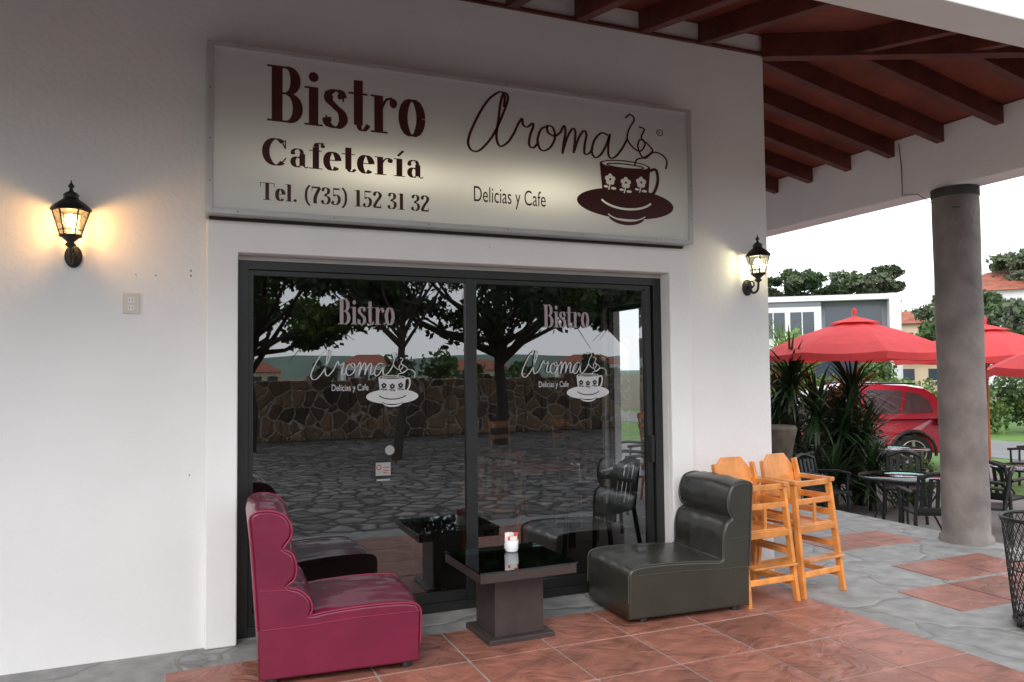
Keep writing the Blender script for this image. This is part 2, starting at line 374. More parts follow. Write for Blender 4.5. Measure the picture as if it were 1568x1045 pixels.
GL = {
 'B': (.66, [rect(.08, 0, .27, 1), rect(0, 0, .34, HN), rect(0, 1-HN, .34, 1), rect(.27, .5, .34, .5+HN), A_(.33, .755, .17, .228, 90, -90), A_(.34, .262, .2, .246, 90, -90)]),
 'i': (.36, [rect(.08, 0, .25, .7), rect(0, 0, .33, HN), rect(0, .7-HN, .2, .7), disc(.165, .88, .09)]),
 'í': (.36, [rect(.08, 0, .25, .7), rect(0, 0, .33, HN), rect(0, .7-HN, .2, .7), stroke([(.12, .8), (.28, 1.02)], .09, .03, False)]),
 's': (.45, [S([(.34, .55), (.3, .66), (.2, .685), (.09, .62), (.09, .5), (.2, .39), (.32, .28), (.35, .14), (.27, .03), (.17, .015), (.07, .07), (.04, .18)], .17), rect(.335, .49, .365, .69), rect(.02, .01, .05, .22)]),
 't': (.42, [rect(.1, .1, .27, .93), rect(0, .7-HN, .36, .7), S([(.185, .12), (.22, .03), (.3, .02), (.38, .12)], .1)]),
 'r': (.54, [rect(.07, 0, .24, .7), rect(0, 0, .33, HN), rect(0, .7-HN, .2, .7), stroke([(.22, .48), (.3, .63), (.42, .675)], .05, .04), disc(.44, .58, .075, .09)]),
 'o': (.56, [A_(.27, .35, .18, .335, 0, 360)]),
 'C': (.70, [A_(.36, .5, .26, .485, 48, 312, t=.19), rect(.59, .64, .62, .98), stroke([(.53, .86), (.6, .66)], .04, .03), stroke([(.53, .14), (.62, .3)], .04, .03)]),
 'a': (.52, [rect(.27, .06, .42, .52), S([(.09, .5), (.11, .62), (.2, .685), (.3, .66), (.345, .52)], .1), disc(.1, .52, .06), A_(.22, .2, .12, .18, 60, 300, t=.14), stroke([(.38, .06), (.44, .01), (.5, .05)], .04, .04)]),
 'f': (.38, [rect(.1, 0, .27, .82), rect(0, 0, .36, HN), rect(0, .7-HN, .34, .7), S([(.185, .82), (.22, .94), (.32, .975), (.38, .93)], .15), disc(.37, .87, .06)]),
 'e': (.50, [A_(.25, .35, .16, .335, 5, 318), rect(.12, .37, .40, .37+HN), ]),
 'T': (.70, [rect(.25, 0, .42, 1), rect(.15, 0, .52, HN), rect(0, 1-HN, .67, 1), rect(0, .75, .03, 1), rect(.64, .75, .67, 1)]),
 'l': (.35, [rect(.08, 0, .25, 1), rect(0, 0, .33, HN), rect(0, 1-HN, .2, 1)]),
 '.': (.24, [disc(.1, .08, .08)]),
 '(': (.34, [S([(.28, 1.05), (.14, .8), (.1, .45), (.14, .1), (.28, -.15)], .12)]),
 ')': (.34, [S([(.04, 1.05), (.18, .8), (.22, .45), (.18, .1), (.04, -.15)], .12)]),
 '7': (.50, [rect(.03, .9, .44, 1), rect(.03, .72, .06, 1), S([(.42, .93), (.28, .6), (.2, .3), (.2, 0)], .17)]),
 '3': (.50, [S([(.07, .8), (.12, .93), (.24, .98), (.35, .88), (.34, .68), (.2, .53), (.35, .42), (.39, .22), (.3, .05), (.18, .015), (.08, .07), (.04, .2)], .15), disc(.08, .8, .05), disc(.07, .2, .05)]),
 '5': (.50, [rect(.08, .9, .4, 1), rect(.08, .5, .11, 1), S([(.1, .52), (.22, .6), (.34, .52), (.39, .32), (.32, .1), (.18, .015), (.08, .06), (.04, .18)], .15), disc(.07, .2, .05)]),
 '1': (.46, [rect(.13, 0, .3, 1), rect(.03, 0, .4, HN), rect(.02, .93, .15, .96)]),
 '2': (.50, [S([(.07, .76), (.12, .92), (.24, .98), (.38, .85), (.36, .66), (.2, .38), (.06, .06)], .16), rect(.04, 0, .43, .1), rect(.4, 0, .43, .24), disc(.09, .77, .055)]),
 ' ': (.28, []),
}
def put(mb, polys, fn, yp, mat, step=.00025, lay0=0):
    for k, (vs, fs) in enumerate(polys):
        y = yp-((k % 9)+lay0)*step
        mb.add([(fn(p)[0], y, fn(p)[1]) for p in vs], fs, mat)
def text(mb, s, x0, x1, z, h, yp, mat):
    tot = sum(GL[c][0] for c in s); sx = (x1-x0)/tot; cx = 0
    for c in s:
        ad, polys = GL[c]
        put(mb, polys, lambda p: (x0+(cx+p[0])*sx, z+p[1]*h), yp, mat); cx += ad
def V(px, py): return ((px-720)/100, (232+.11*(px-720)-py)/100)
def logo(mb, x0, z0, sx, sz, yp, A, B, lw=1.0):
    fn = lambda p: (x0+p[0]*sx, z0+p[1]*sz)
    tr = lambda L_: [V(*p) for p in L_]
    t1, t2 = .036*lw, .022*lw
    st = []
    st.append(stroke(tr([(770, 160), (771, 142), (764, 137), (748, 150), (732, 178), (720, 210), (724, 226), (736, 226), (754, 204), (768, 172), (776, 146), (771, 138), (766, 150), (762, 180), (759, 206), (764, 220), (775, 214), (784, 200)]), t1, t2))
    st.append(stroke(tr([(784, 200), (791, 184), (796, 177), (797, 186), (803, 190), (811, 184), (812, 189), (807, 204), (806, 218), (812, 222), (820, 213)]), t1, t2))
    st.append(stroke(tr([(834, 187), (823, 194), (818, 212), (824, 226), (836, 222), (844, 206), (841, 190), (833, 188), (834, 198), (844, 203), (854, 196)]), t1, t2))
    st.append(stroke(tr([(852, 198), (858, 187), (860, 196), (857, 214), (855, 231)]), t1, t2))
    st.append(stroke(tr([(856, 226), (863, 204), (871, 191), (875, 196), (874, 212), (872, 230)]), t1, t2))
    st.append(stroke(tr([(873, 226), (880, 206), (888, 194), (892, 200), (889, 218), (889, 231), (896, 230), (902, 222)]), t1, t2))
    st.append(stroke(tr([(926, 201), (916, 197), (905, 208), (900, 226), (905, 237), (915, 231), (924, 214), (929, 199), (926, 218), (927, 235), (935, 237), (947, 224), (957, 206)]), t1, t2))
    st.append(stroke(tr([(954, 172), (962, 166), (969, 174), (960, 190), (957, 206), (966, 220), (978, 226), (986, 214), (978, 207), (974, 220), (984, 238), (1000, 228), (1014, 232), (1022, 242), (1020, 256)]), .026*lw, .022*lw))
    st.append(stroke(tr([(976, 186), (985, 190), (980, 204), (992, 216), (998, 226), (985, 236), (972, 240), (968, 250)]), .026*lw, .022*lw))
    st.append(stroke(arc(*V(1011, 195), .05, .05, 0, 360), .012, .012, False))
    put(mb, st, fn, yp, A)
    cx = V(953, 250)
    u0, v0 = cx
    body = [Vector((u0-.41, v0)), Vector((u0-.37, v0-.45)), Vector((u0-.25, v0-.60)), Vector((u0+.25, v0-.60)), Vector((u0+.37, v0-.45)), Vector((u0+.41, v0))]
    sc = (u0+.01, v0-.62)
    put(mb, [disc(sc[0], sc[1], .78, .25, 48)], fn, yp, A, lay0=1)
    put(mb, [(body, [tuple(range(6))])], fn, yp, A, lay0=3)
    put(mb, [disc(u0, v0, .41, .085, 32)], fn, yp, A, lay0=5)
    put(mb, [disc(u0, v0+.005, .37, .06, 32)], fn, yp, B, lay0=7)
    put(mb, [stroke(arc(u0, v0-.01, .30, .035, 0, 360), .02, .02, False)], fn, yp, A, lay0=9)
    put(mb, [stroke([(u0+.38, v0-.05), (u0+.5, v0-.02), (u0+.53, v0-.2), (u0+.46, v0-.4), (u0+.34, v0-.47)], .05, .045)], fn, yp, A, lay0=10)
    put(mb, [stroke(arc(sc[0], sc[1]+.13, .44, .22, 205, 335), .028, .035, False)], fn, yp, B, lay0=10)
    put(mb, [stroke(arc(sc[0], sc[1]-.17, .3, .15, 205, 335), .02, .06, False)], fn, yp, A, lay0=2)
    put(mb, [stroke(arc(sc[0], sc[1]-.125, .33, .15, 205, 335), .015, .02, False)], fn, yp, B, lay0=12)
    for dx in (-.25, 0, .25):
        fl = []; fy = v0-.25-(.03 if dx == 0 else 0)
        for k in range(5):
            t = 2*math.pi*k/5+.3; fl.append(disc(u0+dx+.05*math.cos(t), fy+.055*math.sin(t), .036, .04, 12))
        fl.append(stroke([(u0+dx, fy-.06), (u0+dx-.03, fy-.17)], .02, .02, False)); fl.append(disc(u0+dx+.05, fy-.14, .045, .022, 10)); fl.append(disc(u0+dx-.07, fy-.12, .035, .02, 10))
        put(mb, fl, fn, yp, B, lay0=13)
        put(mb, [disc(u0+dx, fy, .018, .02, 10)], fn, yp, A, lay0=24)
def font(body, name, x, y, z, size, sx, mat, parent, sp_=1.0):
    cu = bpy.data.curves.new(name, 'FONT'); cu.body = body; cu.size = size; cu.space_character = sp_
    o = bpy.data.objects.new(name, cu); scene.collection.objects.link(o); o.data.materials.append(mat)
    o.location = (x, y, z); o.rotation_euler = (R(90), 0, 0); o.scale = (sx, 1, 1); o.parent = parent; return o

sign = empty('shop_sign')
a = MB()
sx0, sx1, sz0, sz1 = .13, 3.55, 2.56, 3.585
a.box(sx0+.03, sx1-.03, -.112, .045, sz0+.02, sz1-.02, M['signframe'])
a.box(sx0, sx0+.035, -.13, .045, sz0, sz1, M['signframe']); a.box(sx1-.035, sx1, -.13, .045, sz0, sz1, M['signframe'])
a.box(sx0+.035, sx1-.035, -.13, .04, sz1-.03, sz1, M['signframe']); a.box(sx0+.035, sx1-.035, -.13, .04, sz0, sz0+.03, M['signframe'])
rs = random.Random(4)
for (zz0) in (2.75, 3.0, 3.3):
    for xx in (sx0+.018, sx1-.018): a.box(xx-.004, xx+.004, -.133, -.13, zz0-.004, zz0+.004, M['hole'])
for k in range(6):
    xx = sx0+.2+k*.58+rs.uniform(-.05, .05)
    for zz in (sz0+.015, sz1-.015): a.box(xx-.004, xx+.004, -.133, -.13, zz-.004, zz+.004, M['hole'])
a.box(sx0+.02, sx1-.02, -.02, .04, sz0-.018, sz0-.001, M['dark'])
a.make('sign_box', parent=sign, bevel=.003)
a = MB()
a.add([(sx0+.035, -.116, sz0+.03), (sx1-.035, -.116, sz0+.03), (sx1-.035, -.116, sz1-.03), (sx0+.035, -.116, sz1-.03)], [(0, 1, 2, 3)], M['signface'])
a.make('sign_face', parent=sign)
a = MB(); yp = -.1185; D = M['maroon']
text(a, 'Bistro', .47, 1.47, 3.145, .345, yp, D)
text(a, 'Cafetería', .44, 1.45, 2.875, .165, yp, D)
text(a, 'Tel. (735) 152 31 32', .43, 1.49, 2.66, .105, yp, D)
logo(a, 1.76, 3.07, .52, .45, yp, D, M['signface'])
a.make('sign_lettering', parent=sign)
font('Delicias y Cafe', 'sign_slogan', 1.79, yp, 2.755, .15, .60, D, sign)
font('R', 'registered_mark', 3.262, yp, 3.37, .03, 1, D, sign)

wl = empty('window_lettering')
a = MB(); yp = .152
for dx in (0, 1.48):
    text(a, 'Bistro', .945+dx, 1.325+dx, 1.935, .165, yp, M['bistrov'])
    logo(a, .772+dx, 1.565, .228, .2, yp, M['whitev'], M['dark'])
    font('Delicias y Cafe', 'window_slogan', .90+dx, yp, 1.50, .06, .68, M['whitev'], wl)
a.box(1.19, 1.29, .151, .1525, .935, 1.02, M['paper']); a.box(1.195, 1.285, .1495, .151, .90, .912, M['paper'])
put(a, [disc(1.285, 1.10, .032)], lambda p: p, .152, M['paper'])
put(a, [stroke(arc(1.21, .99, .015, .015, 0, 360), .006, .006, False), rect(1.24, .985, 1.28, .99), rect(1.24, .965, 1.28, .97), rect(1.24, .95, 1.27, .955)], lambda p: p, .150, M['redv'])
a.make('window_vinyl', parent=wl)

# ------------------------------------------------------------ wall lanterns
def lantern(x, z, bulb, power, col):
    e_ = empty('wall_lantern', (x, .05, z)); a = MB(); K = M['iron']
    vs = []; n = 20
    for yy, sc in ((0, 1), (-.014, 1), (-.022, .75)):
        vs += [(.045*sc*math.cos(2*math.pi*k/n), yy, .065*sc*math.sin(2*math.pi*k/n)) for k in range(n)]
    a.add(vs, [(i*n+k, i*n+(k+1) % n, (i+1)*n+(k+1) % n, (i+1)*n+k) for i in range(2) for k in range(n)]+[tuple(range(2*n, 3*n))], K, False)
    a.tube(cat([Vector(q) for q in [(0, -.02, .01), (0, -.05, -.03), (0, -.09, -.05), (0, -.13, -.03), (0, -.14, .02), (0, -.14, .05)]], 4), .009, K)
    a.tube(cat([Vector(q) for q in [(0, -.02, .03), (0, -.06, .045), (0, -.09, .02), (0, -.07, -.005), (0, -.055, .012)]], 4), .006, K)
    c = (0, -.14, 0)
    a.lathe([(.012, .03), (.03, .045), (.018, .06), (.045, .085), (.058, .09), (.058, .10), (.0, .10)], c, K, 16)
    n = 6
    for k in range(n):
        t = 2*math.pi*k/n
        a.bar((c[0]+.052*math.cos(t), c[1]+.052*math.sin(t), .10), (c[0]+.092*math.cos(t), c[1]+.092*math.sin(t), .235), .008, .008, K)
        t2 = 2*math.pi*(k+1)/n
        a.bar((c[0]+.062*math.cos(t), c[1]+.062*math.sin(t), .125), (c[0]+.062*math.cos(t2), c[1]+.062*math.sin(t2), .125), .005, .005, K)
        a.bar((c[0]+.091*math.cos(t), c[1]+.091*math.sin(t), .235), (c[0]+.091*math.cos(t2), c[1]+.091*math.sin(t2), .235), .01, .01, K)
    a.lathe([(.105, .235), (.1, .25), (.075, .275), (.04, .30), (.035, .315), (.042, .32), (.03, .335), (.012, .345), (.008, .36), (.016, .368), (.014, .378), (.005, .39), (.0, .41)], c, K, 6)
    a.lathe([(.0, .24), (.105, .235)], c, K, 6)
    a.lathe([(.012, .10), (.012, .14)], c, M['ceramic'], 10)
    a.make('lantern_body', parent=e_)
    a = MB(); a.lathe([(.05, .10), (.089, .235)], c, M['lampglass'], 6, False); a.make('lantern_glass', parent=e_)
    a = MB(); a.lathe([(.0, .14), (.014, .145), (.028, .17), (.03, .19), (.02, .212), (0, .218)], c, bulb, 14); a.make('lamp_bulb', parent=e_)
    l = bpy.data.lights.new('lantern_light', 'POINT'); l.energy = power; l.color = col; l.shadow_soft_size = .02
    o = bpy.data.objects.new('lantern_light', l); scene.collection.objects.link(o); o.parent = e_; o.location = (.0, -.14, .185)
lantern(-.566, 2.29, M['bulbw'], 10, (1, .52, .17))
lantern(4.185, 2.27, M['bulbc'], 4.5, (1, .93, .58))
a = MB(); a.box(-.312, -.225, .041, .049, 1.97, 2.09, M['plate'])
for zz in (2.005, 2.05):
    a.box(-.287, -.25, .038, .041, zz-.015, zz+.015, M['ceramic'])
    a.box(-.279, -.276, .0365, .038, zz-.006, zz+.008, M['dark']); a.box(-.262, -.259, .0365, .038, zz-.006, zz+.008, M['dark'])
a.make('electrical_outlet', bevel=.002)

# ------------------------------------------------------------ armchairs
def armchair(prof, width, mat, pipe, loc, rz):
    e_ = empty('armchair', loc, rz)
    n = len(prof); nr = []
    for i in range(n):
        d = Vector(prof[(i+1) % n])-Vector(prof[i-1]); d.normalize(); nr.append(Vector((d.y, -d.x)))
    area = sum(prof[i][0]*prof[(i+1) % n][1]-prof[(i+1) % n][0]*prof[i][1] for i in range(n))
    sg = 1 if area > 0 else -1
    ss = [0, .008, .025, .06]+[.06+.88*k/14 for k in range(1, 14)]+[.94, .975, .992, 1]
    vs = []
    for s in ss:
        q_ = min(s, 1-s); o = -.016 if q_ < .001 else -.006 if q_ < .01 else -.001 if q_ < .03 else .002+.010*min(1, (q_-.06)/.35)
        for i, (px, pz) in enumerate(prof):
            q = Vector((px, pz))+nr[i]*sg*(o if pz > .1 or o < 0 else 0)
            wr = .009*noise.noise(Vector((px*7, s*7, pz*7)))+.004*noise.noise(Vector((px*22, s*9, pz*22))) if 0.05 < s < .95 and pz > .3 else 0
            v_ = q+nr[i]*sg*wr
            vs.append((v_.x, -width/2+s*width, v_.y))
    fs = [(j*n+i, j*n+(i+1) % n, (j+1)*n+(i+1) % n, (j+1)*n+i) for j in range(len(ss)-1) for i in range(n)]
    a = MB(); a.add(vs, fs, mat, True)
    a.add(vs[:n], [tuple(range(n))], mat); a.add(vs[-n:], [tuple(range(n))[::-1]], mat)
    a.make('upholstery', parent=e_)
    a = MB()
    up = [p for p in prof if p[1] > .07]
    for sy in (-1, 1): a.tube([(p[0], sy*(width/2-.004), p[1]-.002) for p in up], .0055, pipe, 6)
    for sy in (-1, 1):
        yy = sy*(width/2+.001)
        a.tube([(.01, yy, .30), (.2, yy, .30), (.5, yy, .315), (.835, yy, .315)], .003, pipe, 5)
        a.tube([(.0, yy, .50), (.15, yy, .49)], .003, pipe, 5)
    a.tube([(.845, -width/2, .315), (.852, 0, .317), (.845, width/2, .315)], .003, pipe, 5)
    a.make('piping', parent=e_)
    a = MB()
    for px in (.07, .77):
        for yy in (-width/2+.07, width/2-.07): a.lathe([(.03, .0), (.035, .06), (0, .061)], (px, yy, 0), M['black'], 12)
    a.make('feet', parent=e_)
def sm(pr):
    q = cat([Vector(p) for p in pr], 3); return [(p.x, p.y) for p in q]
profP = [(.0, .04), (-.008, .3), (-.035, .7), (-.05, .86)]+sm([(-.045, .885), (-.01, .905), (.06, .905), (.12, .88), (.155, .83), (.16, .77), (.13, .725), (.118, .71)])+sm([(.125, .70), (.165, .675), (.185, .61), (.175, .545), (.135, .515)])+sm([(.145, .505), (.21, .48), (.255, .43), (.265, .38), (.25, .352)])+[(.27, .352), (.33, .361), (.40, .366), (.48, .37), (.55, .372), (.63, .372), (.70, .37)]+sm([(.77, .365), (.82, .35), (.84, .32), (.843, .28)])+[(.838, .15), (.83, .04)]
armchair(profP, .67, M['magenta'], M['magpipe'], (.40, -.415, 0), R(-4))
profG = [(.0, .04), (-.01, .3), (-.03, .65)]+sm([(-.045, .82), (-.035, .85), (.01, .865), (.07, .86), (.12, .835), (.15, .77), (.155, .70), (.14, .655), (.122, .63)])+sm([(.128, .62), (.17, .59), (.195, .52), (.2, .45), (.2, .39), (.205, .358)])+[(.23, .352), (.32, .361), (.40, .366), (.5, .371), (.6, .375), (.68, .376), (.76, .375)]+sm([(.83, .37), (.88, .355), (.9, .32), (.9, .27)])+[(.905, .15), (.9, .04)]
armchair(profG, .60, M['green'], M['greenpipe'], (3.52, -.43, 0), R(180-3))

# ------------------------------------------------------------ coffee table
e_ = empty('coffee_table', (1.885, -.45, 0), R(1)); a = MB(); Wg = M['wenge']
a.box(-.215, .215, -.2, .2, 0, .035, Wg); a.box(-.16, .16, -.155, .155, .035, .40, Wg)
t = .31
a.box(-t, t, -t, -t+.05, .40, .455, Wg); a.box(-t, t, t-.05, t, .40, .455, Wg); a.box(-t, -t+.05, -t+.05, t-.05, .40, .455, Wg); a.box(t-.05, t, -t+.05, t-.05, .40, .455, Wg)
a.box(-t+.05, t-.05, -t+.05, t-.05, .40, .45, M['inset_sheen'])
a.make('table_body', parent=e_, bevel=.004)
a = MB(); a.box(-.315, .315, -.315, .315, .457, .465, M['tableglass']); a.make('glass_top', parent=e_)
a = MB(); rr = random.Random(1)
a.lathe([(.0, 0), (.035, 0), (.042, .01), (.045, .075), (.041, .076), (.038, .012), (0, .012)], (0, 0, 0), M['ceramic'], 20)
for k in range(14):
    x = rr.uniform(-.03, .03); y = rr.uniform(-.025, .025); h = rr.uniform(.09, .125)
    a.bar((x, y, .02), (x+rr.uniform(-.012, .012), y+rr.uniform(-.01, .01), h), .028, .004, M['pink'] if k % 3 == 0 else M['packets'])
a.make('sugar_packet_holder', (1.955, -.33, .466))

# ------------------------------------------------------------ wooden high chairs
def highchair(loc, rz):
    a = MB(); w = M['wood']; hw = .215
    for sx in (-1, 1):
        a.bar((sx*hw, -.22, 0), (sx*(hw-.025), -.13, .80), .028, .045, w, (0, 1, 0)); a.bar((sx*hw, .22, 0), (sx*(hw-.03), .13, .80), .028, .045, w, (0, 1, 0))
        a.bar((sx*(hw-.03), .13, .78), (sx*(hw-.04), .16, .93), .026, .04, w, (0, 1, 0))
        a.bar((sx*(hw-.02), -.17, .80), (sx*(hw-.02), .17, .80), .045, .03, w)
        for z in (.67, .56): a.bar((sx*(hw-.025), -.15, z), (sx*(hw-.025), .15, z), .018, .045, w)
        for z in (.12, .33): a.bar((sx*(hw-.008), -.2, z), (sx*(hw-.008), .2, z), .02, .04, w)
    for z, yy in ((.785, -.135), (.66, -.148)): a.bar((-hw+.02, yy, z), (hw-.02, yy, z), .022, .04, w)
    a.box(-hw+.035, hw-.035, -.17, .15, .485, .505, w)
    a.bar((-hw+.02, -.172, .47), (hw-.02, -.172, .47), .02, .05, w)
    a.box(-hw+.02, hw-.02, -.26, -.17, .255, .272, w)
    for z, yy in ((.16, -.20), (.16, .2), (.4, .175)): a.bar((-hw+.01, yy, z), (hw-.01, yy, z), .02, .042, w)
    a.box(-.012, .012, -.165, -.145, .5, .66, w)
    pts = [(-.17, .60), (.17, .60), (.17, .88), (.09, .97), (-.09, .97), (-.17, .88)]
    f_ = [(x, .135+(z-.6)*.12, z) for x, z in pts]; g_ = [(x, y+.018, z) for x, y, z in f_]
    a.add(f_+g_, [tuple(range(6)), tuple(range(11, 5, -1))]+[(i, i+6, (i+1) % 6+6, (i+1) % 6) for i in range(6)], w)
    a.make('wooden_high_chair', loc, rz, bevel=.005)
highchair((3.74, -.46, 0), R(2)); highchair((4.21, -.42, 0), R(8))

# ------------------------------------------------------------ wire basket
a = MB(); K = M['iron']; n = 34; Hb = .67
for sgn in (1, -1):
    for k in range(n):
        pts = []
        for i in range(9):
            q = i/8; t = 2*math.pi*k/n+sgn*q*1.3; r = .19+.05*q; pts.append((r*math.cos(t), r*math.sin(t), .04+q*(Hb-.05)))
        a.tube(pts, .0028, K, 4, False)
for z, r, w in ((Hb, .245, .012), (.04, .19, .01), (.36, .217, .005)):
    ps = [(r*math.cos(2*math.pi*k/32), r*math.sin(2*math.pi*k/32), z) for k in range(33)]; a.tube(ps, w, K, 8, False)
a.lathe([(0, .03), (.19, .03)], (0, 0, 0), K, 24)
for k in range(3): t = 2*math.pi*k/3+.4; a.lathe([(.015, 0), (.015, .04)], (.17*math.cos(t), .17*math.sin(t), 0), K, 8)
a.make('wire_trash_basket', (4.93, -1.78, .002))

# ------------------------------------------------------------ umbrellas, patio sets
def umbrella(x, y, zt, r, rot=0):
    g0 = -.356; a = MB(); U = M['umb']; n = 8; rings = [(0.06, 0), (.3, -.10), (.55, -.215), (.8, -.36), (1.0, -.50)]
    sub = 4; vs = []
    for q, dz in rings:
        for k in range(n*sub):
            ph = (k % sub)/sub; sag = math.sin(math.pi*ph); t = 2*math.pi*k/(n*sub)+rot
            rq = q*r*(1-.05*sag*q); vs.append((rq*math.cos(t), rq*math.sin(t), zt+dz-.035*sag*q))
    N_ = n*sub
    fs = [(i*N_+k, i*N_+(k+1) % N_, (i+1)*N_+(k+1) % N_, (i+1)*N_+k) for i in range(4) for k in range(N_)]
    a.add(vs, fs, U, False)
    rim = vs[-N_:]
    val = [(p[0]*1.002, p[1]*1.002, p[2]-.10) for p in rim]
    a.add(rim+val, [(k, (k+1) % N_, N_+(k+1) % N_, N_+k) for k in range(N_)], U)
    cap = [(.26*r*math.cos(2*math.pi*k/N_+rot), .26*r*math.sin(2*math.pi*k/N_+rot), zt-.04) for k in range(N_)]
    a.add(cap+[(0, 0, zt+.07)], [(k, (k+1) % N_, N_) for k in range(N_)], U)
    a.tube([(0, 0, g0), (0, 0, zt+.07)], .022, M['stool'], 10); a.lathe([(.0, .2), (.03, .17), (.035, .13), (.02, .08), (.03, .06)], (0, 0, zt), M['umb'], 10)
    for k in range(n):
        t = 2*math.pi*k/n+rot
        a.tube([(.03*math.cos(t), .03*math.sin(t), zt-.03), (.55*r*math.cos(t), .55*r*math.sin(t), zt-.235), (r*math.cos(t)*.99, r*math.sin(t)*.99, zt-.515)], .008, M['stool'], 5)
        a.tube([(.03*math.cos(t), .03*math.sin(t), zt-.55), (.5*r*math.cos(t), .5*r*math.sin(t), zt-.21)], .007, M['stool'], 5)
    a.lathe([(.25, 0), (.25, .05), (.05, .09), (.04, .3), (0, .3)], (0, 0, g0), M['concrete'], 20)
    a.make('patio_umbrella', (x, y, 0))
umbrella(9.5, 4.0, 2.36, 1.42, .25); umbrella(13.1, 4.5, 2.32, 1.5, .1); umbrella(10.5, .9, 2.12, 1.45, .3)
def pchair(x, y, rz, g0=-.356, mat=None, name='patio_chair'):
    a = MB(); K = mat or M['black']
    for sx in (-1, 1):
        a.tube([(sx*.25, .22, 0), (sx*.23, .2, .42), (sx*.25, .2, .64)], [.022, .02, .016], K, 6)
        a.tube([(sx*.25, -.26, 0), (sx*.22, -.2, .42), (sx*.2, -.27, .84)], [.022, .022, .018], K, 6)
        a.tube([(sx*.25, .24, .64), (sx*.27, .05, .66), (sx*.24, -.2, .64)], .022, K, 6)
    a.box(-.22, .22, -.2, .22, .40, .43, K)
    for k in range(5): xx = -.16+k*.08; a.bar((xx, -.2, .45), (xx*.95, -.265, .80), .045, .012, K, (0, 1, 0))
    pts = [(-.2+.4*k/6, -.265-.03*math.sin(math.pi*k/6), .80+.06*math.sin(math.pi*k/6)) for k in range(7)]
    a.tube(pts, .026, K, 6)
    a.bar((-.2, -.21, .46), (.2, -.21, .46), .02, .06, K)
    a.make(name, (x, y, g0), rz, bevel=.006)
def ptable(x, y):
    a = MB(); a.lathe([(.0, .68), (.5, .68), (.5, .692), (0, .692)], (0, 0, 0), M['tableglass'], 36)
    ps = [(.5*math.cos(2*math.pi*k/32), .5*math.sin(2*math.pi*k/32), .68) for k in range(33)]; a.tube(ps, .015, M['black'], 6, False)
    for k in range(4):
        t = math.pi/4+k*math.pi/2; a.tube([(.42*math.cos(t), .42*math.sin(t), 0), (.25*math.cos(t), .25*math.sin(t), .35), (.46*math.cos(t), .46*math.sin(t), .68)], .014, M['black'], 6)
    a.make('patio_table', (x, y, -.356))
ptable(7.95, 1.85); ptable(10.1, 1.7); ptable(10.6, 4.3)
for c in [(7.55, 2.75, R(190)), (8.7, 2.5, R(130)), (8.35, 1.15, R(35)), (7.5, 1.15, R(-30)), (9.1, 1.5, R(-80)), (9.6, .95, R(-20)), (10.2, 2.6, R(175)), (10.9, 2.0, R(110)), (12.8, 3.6, R(20))]: pchair(*c)

# ------------------------------------------------------------ interior furniture
pchair(2.6, 1.6, R(150), .006, M['stool'], 'dining_chair'); pchair(3.75, 1.95, R(-60), .006, M['steel'], 'dining_chair'); pchair(3.35, 1.0, R(30), .006, M['black'], 'dining_chair')
pchair(4.9, 2.9, R(80), .001, M['steel'], 'dining_chair'); pchair(5.6, 4.0, R(80), .001, M['steel'], 'dining_chair')
def btable(x, y, h, s, nm):
    a = MB(); a.box(-s, s, -s, s, h-.04, h, M['stool'] if h > .6 else M['wenge'])
    for sx in (-1, 1):
        for sy in (-1, 1): a.bar((sx*(s-.05), sy*(s-.05), 0), (sx*(s-.05), sy*(s-.05), h-.04), .05, .05, M['wenge'])
    a.make(nm, (x, y, .006), 0, bevel=.004)
btable(1.95, .75, .48, .28, 'side_table'); btable(3.0, 1.75, .75, .35, 'dining_table')
def stool(x, y):
    a = MB(); a.lathe([(0, .72), (.17, .72), (.18, .74), (.17, .76), (0, .77)], (0, 0, 0), M['stool'], 20)
    for k in range(4):
        t = math.pi/4+k*math.pi/2; a.tube([(.2*math.cos(t), .2*math.sin(t), 0), (.13*math.cos(t), .13*math.sin(t), .72)], .016, M['stool'], 6)
    ps = [(.18*math.cos(2*math.pi*k/16), .18*math.sin(2*math.pi*k/16), .25) for k in range(17)]; a.tube(ps, .01, M['stool'], 5, False)
    for sx in (-1, 1): a.tube([(sx*.13, .13, .74), (sx*.14, .17, 1.08)], .014, M['stool'], 6)
    a.bar((-.15, .17, 1.05), (.15, .17, 1.05), .02, .07, M['stool']); a.bar((-.15, .16, .92), (.15, .16, .92), .015, .04, M['stool'])
    a.make('bar_stool', (x, y, .006), .3)
stool(3.9, 2.6); stool(3.2, 2.7); stool(5.5, 3.4)

